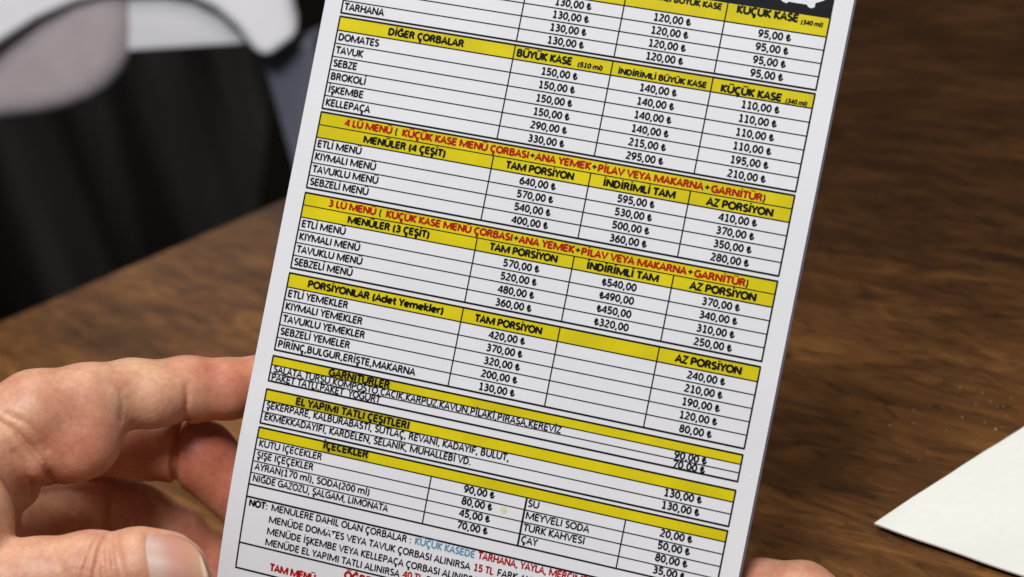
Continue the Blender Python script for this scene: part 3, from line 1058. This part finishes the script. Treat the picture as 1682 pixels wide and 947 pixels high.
ring_f = F.chain([(-60, 890, 535, 80), (80, 852, 552, 58), (163, 836, 557, 57), (228, 850, 560, 56), (285, 884, 562, 54), (345, 940, 564, 50), (395, 985, 565, 45)], 2.5)
ring_f = F.crease(ring_f, (176, 840, 548), (1, 0.05, 0), 1.2, 0.9, 14)
pinky = F.chain([(-60, 960, 545, 70), (90, 950, 566, 48), (180, 965, 572, 46), (270, 1010, 576, 43), (330, 1050, 577, 38)], 2.5)
palm = smin(F.chain([(-60, 800, 512, 100), (-80, 900, 520, 100), (-90, 980, 530, 90)], 6), F.chain([(-120, 820, 505, 120), (-260, 1000, 500, 140)], 8), 8)
palm = smin(palm, F.chain([(-260, 1000, 500, 140), (-380, 1080, 495, 130)], 8), 8)
fold = smin(F.chain([(-20, 722, 503, 40), (52, 757, 505, 33)], 3), F.ball(30, 800, 514, 36), 6)
thumb = F.chain([(-125, 745, 492, 90), (-84, 860, 486, 101), (-60, 975, 484, 84), (60, 955, 484, 70), (150, 944, 484, 70), (230, 938, 484, 69), (272, 940, 485, 63), (284, 945, 486, 58)], 3.0)
thumb = smin(thumb, F.ball(303, 985, 488, 54), 3.0)
thumb = smin(thumb, F.ball(300, 955, 486, 42), 2.0)
for (x, y, tilt, am) in ((150, 905, 0.25, 0.7), (163, 905, 0.1, 1.1), (171, 905, -0.05, 0.9), (184, 905, -0.3, 0.9), (198, 910, -0.35, 0.6), (136, 905, 0.35, 0.5)):
    thumb = F.crease(thumb, (x, y, 476), (1, tilt, 0), am, 0.55, 11)
f = smin(smin(smin(index, middle, 1.0), ring_f, 1.0), pinky, 1.0)
f = smin(f, palm, 6.0)
f = smin(f, fold, 2.6)
f = smin(f, thumb, 1.6)
for pts, am, wd in (([(-10, 688), (22, 706), (48, 732), (72, 762), (90, 792)], 1.5, 6.0), ([(10, 680), (42, 694), (64, 712), (78, 738)], 0.6, 5.0),
                    ([(22, 742), (42, 762), (50, 790), (48, 815)], 0.7, 5.0), ([(198, 640), (202, 668), (200, 690)], 0.3, 4.0),
                    ([(208, 655), (210, 672), (207, 690)], 0.2, 3.5), ([(305, 632), (307, 655), (303, 684)], 0.45, 3.5),
                    ([(120, 618), (150, 628), (172, 642)], 0.25, 4.0), ([(232, 612), (258, 622), (284, 640)], 0.2, 4.0),
                    ([(88, 905), (100, 925), (104, 950)], 0.3, 4.0), ([(243, 880), (246, 910), (252, 945)], 0.5, 4.0)):
    f = F.groove(f, pts, am, wd, 455, 524)
f = F.groove(f, [(305, 690), (288, 728), (282, 765), (290, 795)], 1.3, 5.0, 522, 565)
f = F.groove(f, [(176, 790), (178, 830), (175, 870)], 0.8, 4.0, 530, 580)
left = build_skin("hand", F, f, "left hand with thumb nail showing and fingers curled behind the menu",
                  ((400, 650, 530, 22, 0.75), (345, 775, 536, 20, 1.0), (250, 740, 532, 15, 0.4), (330, 920, 555, 22, 0.8), (320, 960, 478, 13, 0.7), (120, 740, 508, 16, 0.5)))
del F, f


def nail_plate(parent):
    """curved plate lying on the thumb's back: along the thumb axis x, wrapped round it"""
    c0, c1 = pc3(257, 939, 484), pc3(349, 944, 484)
    ax = (c1 - c0); Lm = np.linalg.norm(ax); ax /= Lm
    front = np.array([0, -0.18, -1.0]); front -= ax * (front @ ax); front /= np.linalg.norm(front)
    side = np.cross(ax, front)
    if side[1] > 0: side = -side                   # up in the picture
    na, nb = 30, 30
    top, al = [], []
    for i in range(na + 1):
        s = i / na
        if s < 0.12: e = 0.93 + 0.07 * math.sin(s / 0.12 * math.pi / 2)
        elif s < 0.35: e = 1.0
        else: e = max(0.0, 1 - ((s - 0.35) / 0.65) ** 2.6) ** 0.5
        wmax = math.radians(72) * (0.03 + 0.97 * e)
        R = 11.35 - 0.8 * s - 2.2 * s ** 3
        for j in range(nb + 1):
            th = wmax * (2 * j / nb - 1)
            edge = 0.35 * (abs(2 * j / nb - 1) ** 6)
            p = c0 + ax * (s * Lm - 0.30 * R * math.sin(th)) + front * (math.cos(th) * (R - edge)) + side * (math.sin(th) * (R - edge))
            top.append(p); al.append(max(0.0, min(1.0, s + (0.16 * (2 * j / nb - 1) ** 2 if s < 0.6 else 0.0))))
    top = np.array(top)
    ctr = c0 + ax * (Lm * 0.5)
    inner = top - 0.9 * (top - (c0 + np.outer((top - c0) @ ax, ax))) / np.linalg.norm(top - (c0 + np.outer((top - c0) @ ax, ax)), axis=1)[:, None]
    V = np.concatenate([top, inner])
    o = (na + 1) * (nb + 1)
    I = lambda i, j: i * (nb + 1) + j
    Fc = []
    for i in range(na):
        for j in range(nb):
            Fc.append((I(i, j), I(i, j + 1), I(i + 1, j + 1), I(i + 1, j)))
            Fc.append((o + I(i, j), o + I(i + 1, j), o + I(i + 1, j + 1), o + I(i, j + 1)))
    rim = [I(i, 0) for i in range(na + 1)] + [I(na, j) for j in range(1, nb + 1)] + [I(i, nb) for i in range(na - 1, -1, -1)] + [I(0, j) for j in range(nb - 1, 0, -1)]
    for a, b in zip(rim, rim[1:] + rim[:1]):
        Fc.append((a, b, o + b, o + a))
    ob = mesh_obj("nail", (V * 0.001) @ M + CAM, Fc, NAIL, parent, smooth=True)
    at = ob.data.attributes.new("along", 'FLOAT', 'POINT')
    at.data.foreach_set("value", al + al)
    return ob


nail_plate(left)

# ---- right hand: only the bent index shows beside the card's lower right corner
F = Field((35, 65, 415), (160, 150, 525), 1.0)
ri = F.chain([(1120, 985, 507, 44), (1160, 978, 507, 48), (1250, 972, 506, 53), (1318, 978, 500, 55), (1400, 1040, 488, 60), (1560, 1090, 452, 75)], 2.5)
rm = F.chain([(1190, 1075, 496, 44), (1290, 1058, 494, 50), (1370, 1078, 480, 55), (1560, 1150, 450, 75)], 2.5)
rr_ = F.chain([(1230, 1130, 482, 42), (1330, 1125, 478, 48), (1420, 1140, 466, 55), (1580, 1200, 445, 72)], 2.5)
rp = F.chain([(1290, 1180, 466, 38), (1380, 1185, 462, 42), (1470, 1200, 452, 48), (1600, 1240, 440, 65)], 2.5)
rt = F.chain([(1290, 1040, 468, 50), (1380, 1030, 456, 60), (1500, 1050, 440, 72), (1640, 1120, 430, 95)], 2.5)
rpalm = F.chain([(1590, 1120, 445, 110), (1640, 1200, 436, 110), (1720, 1240, 430, 100)], 6)
f = smin(smin(smin(ri, rm, 1.0), rr_, 1.0), rp, 1.0)
f = smin(smin(f, rpalm, 6.0), rt, 2.5)
build_skin("hand", F, f, "right hand with one bent finger showing beside the menu's lower right corner", ((1180, 975, 500, 20, 0.6),))
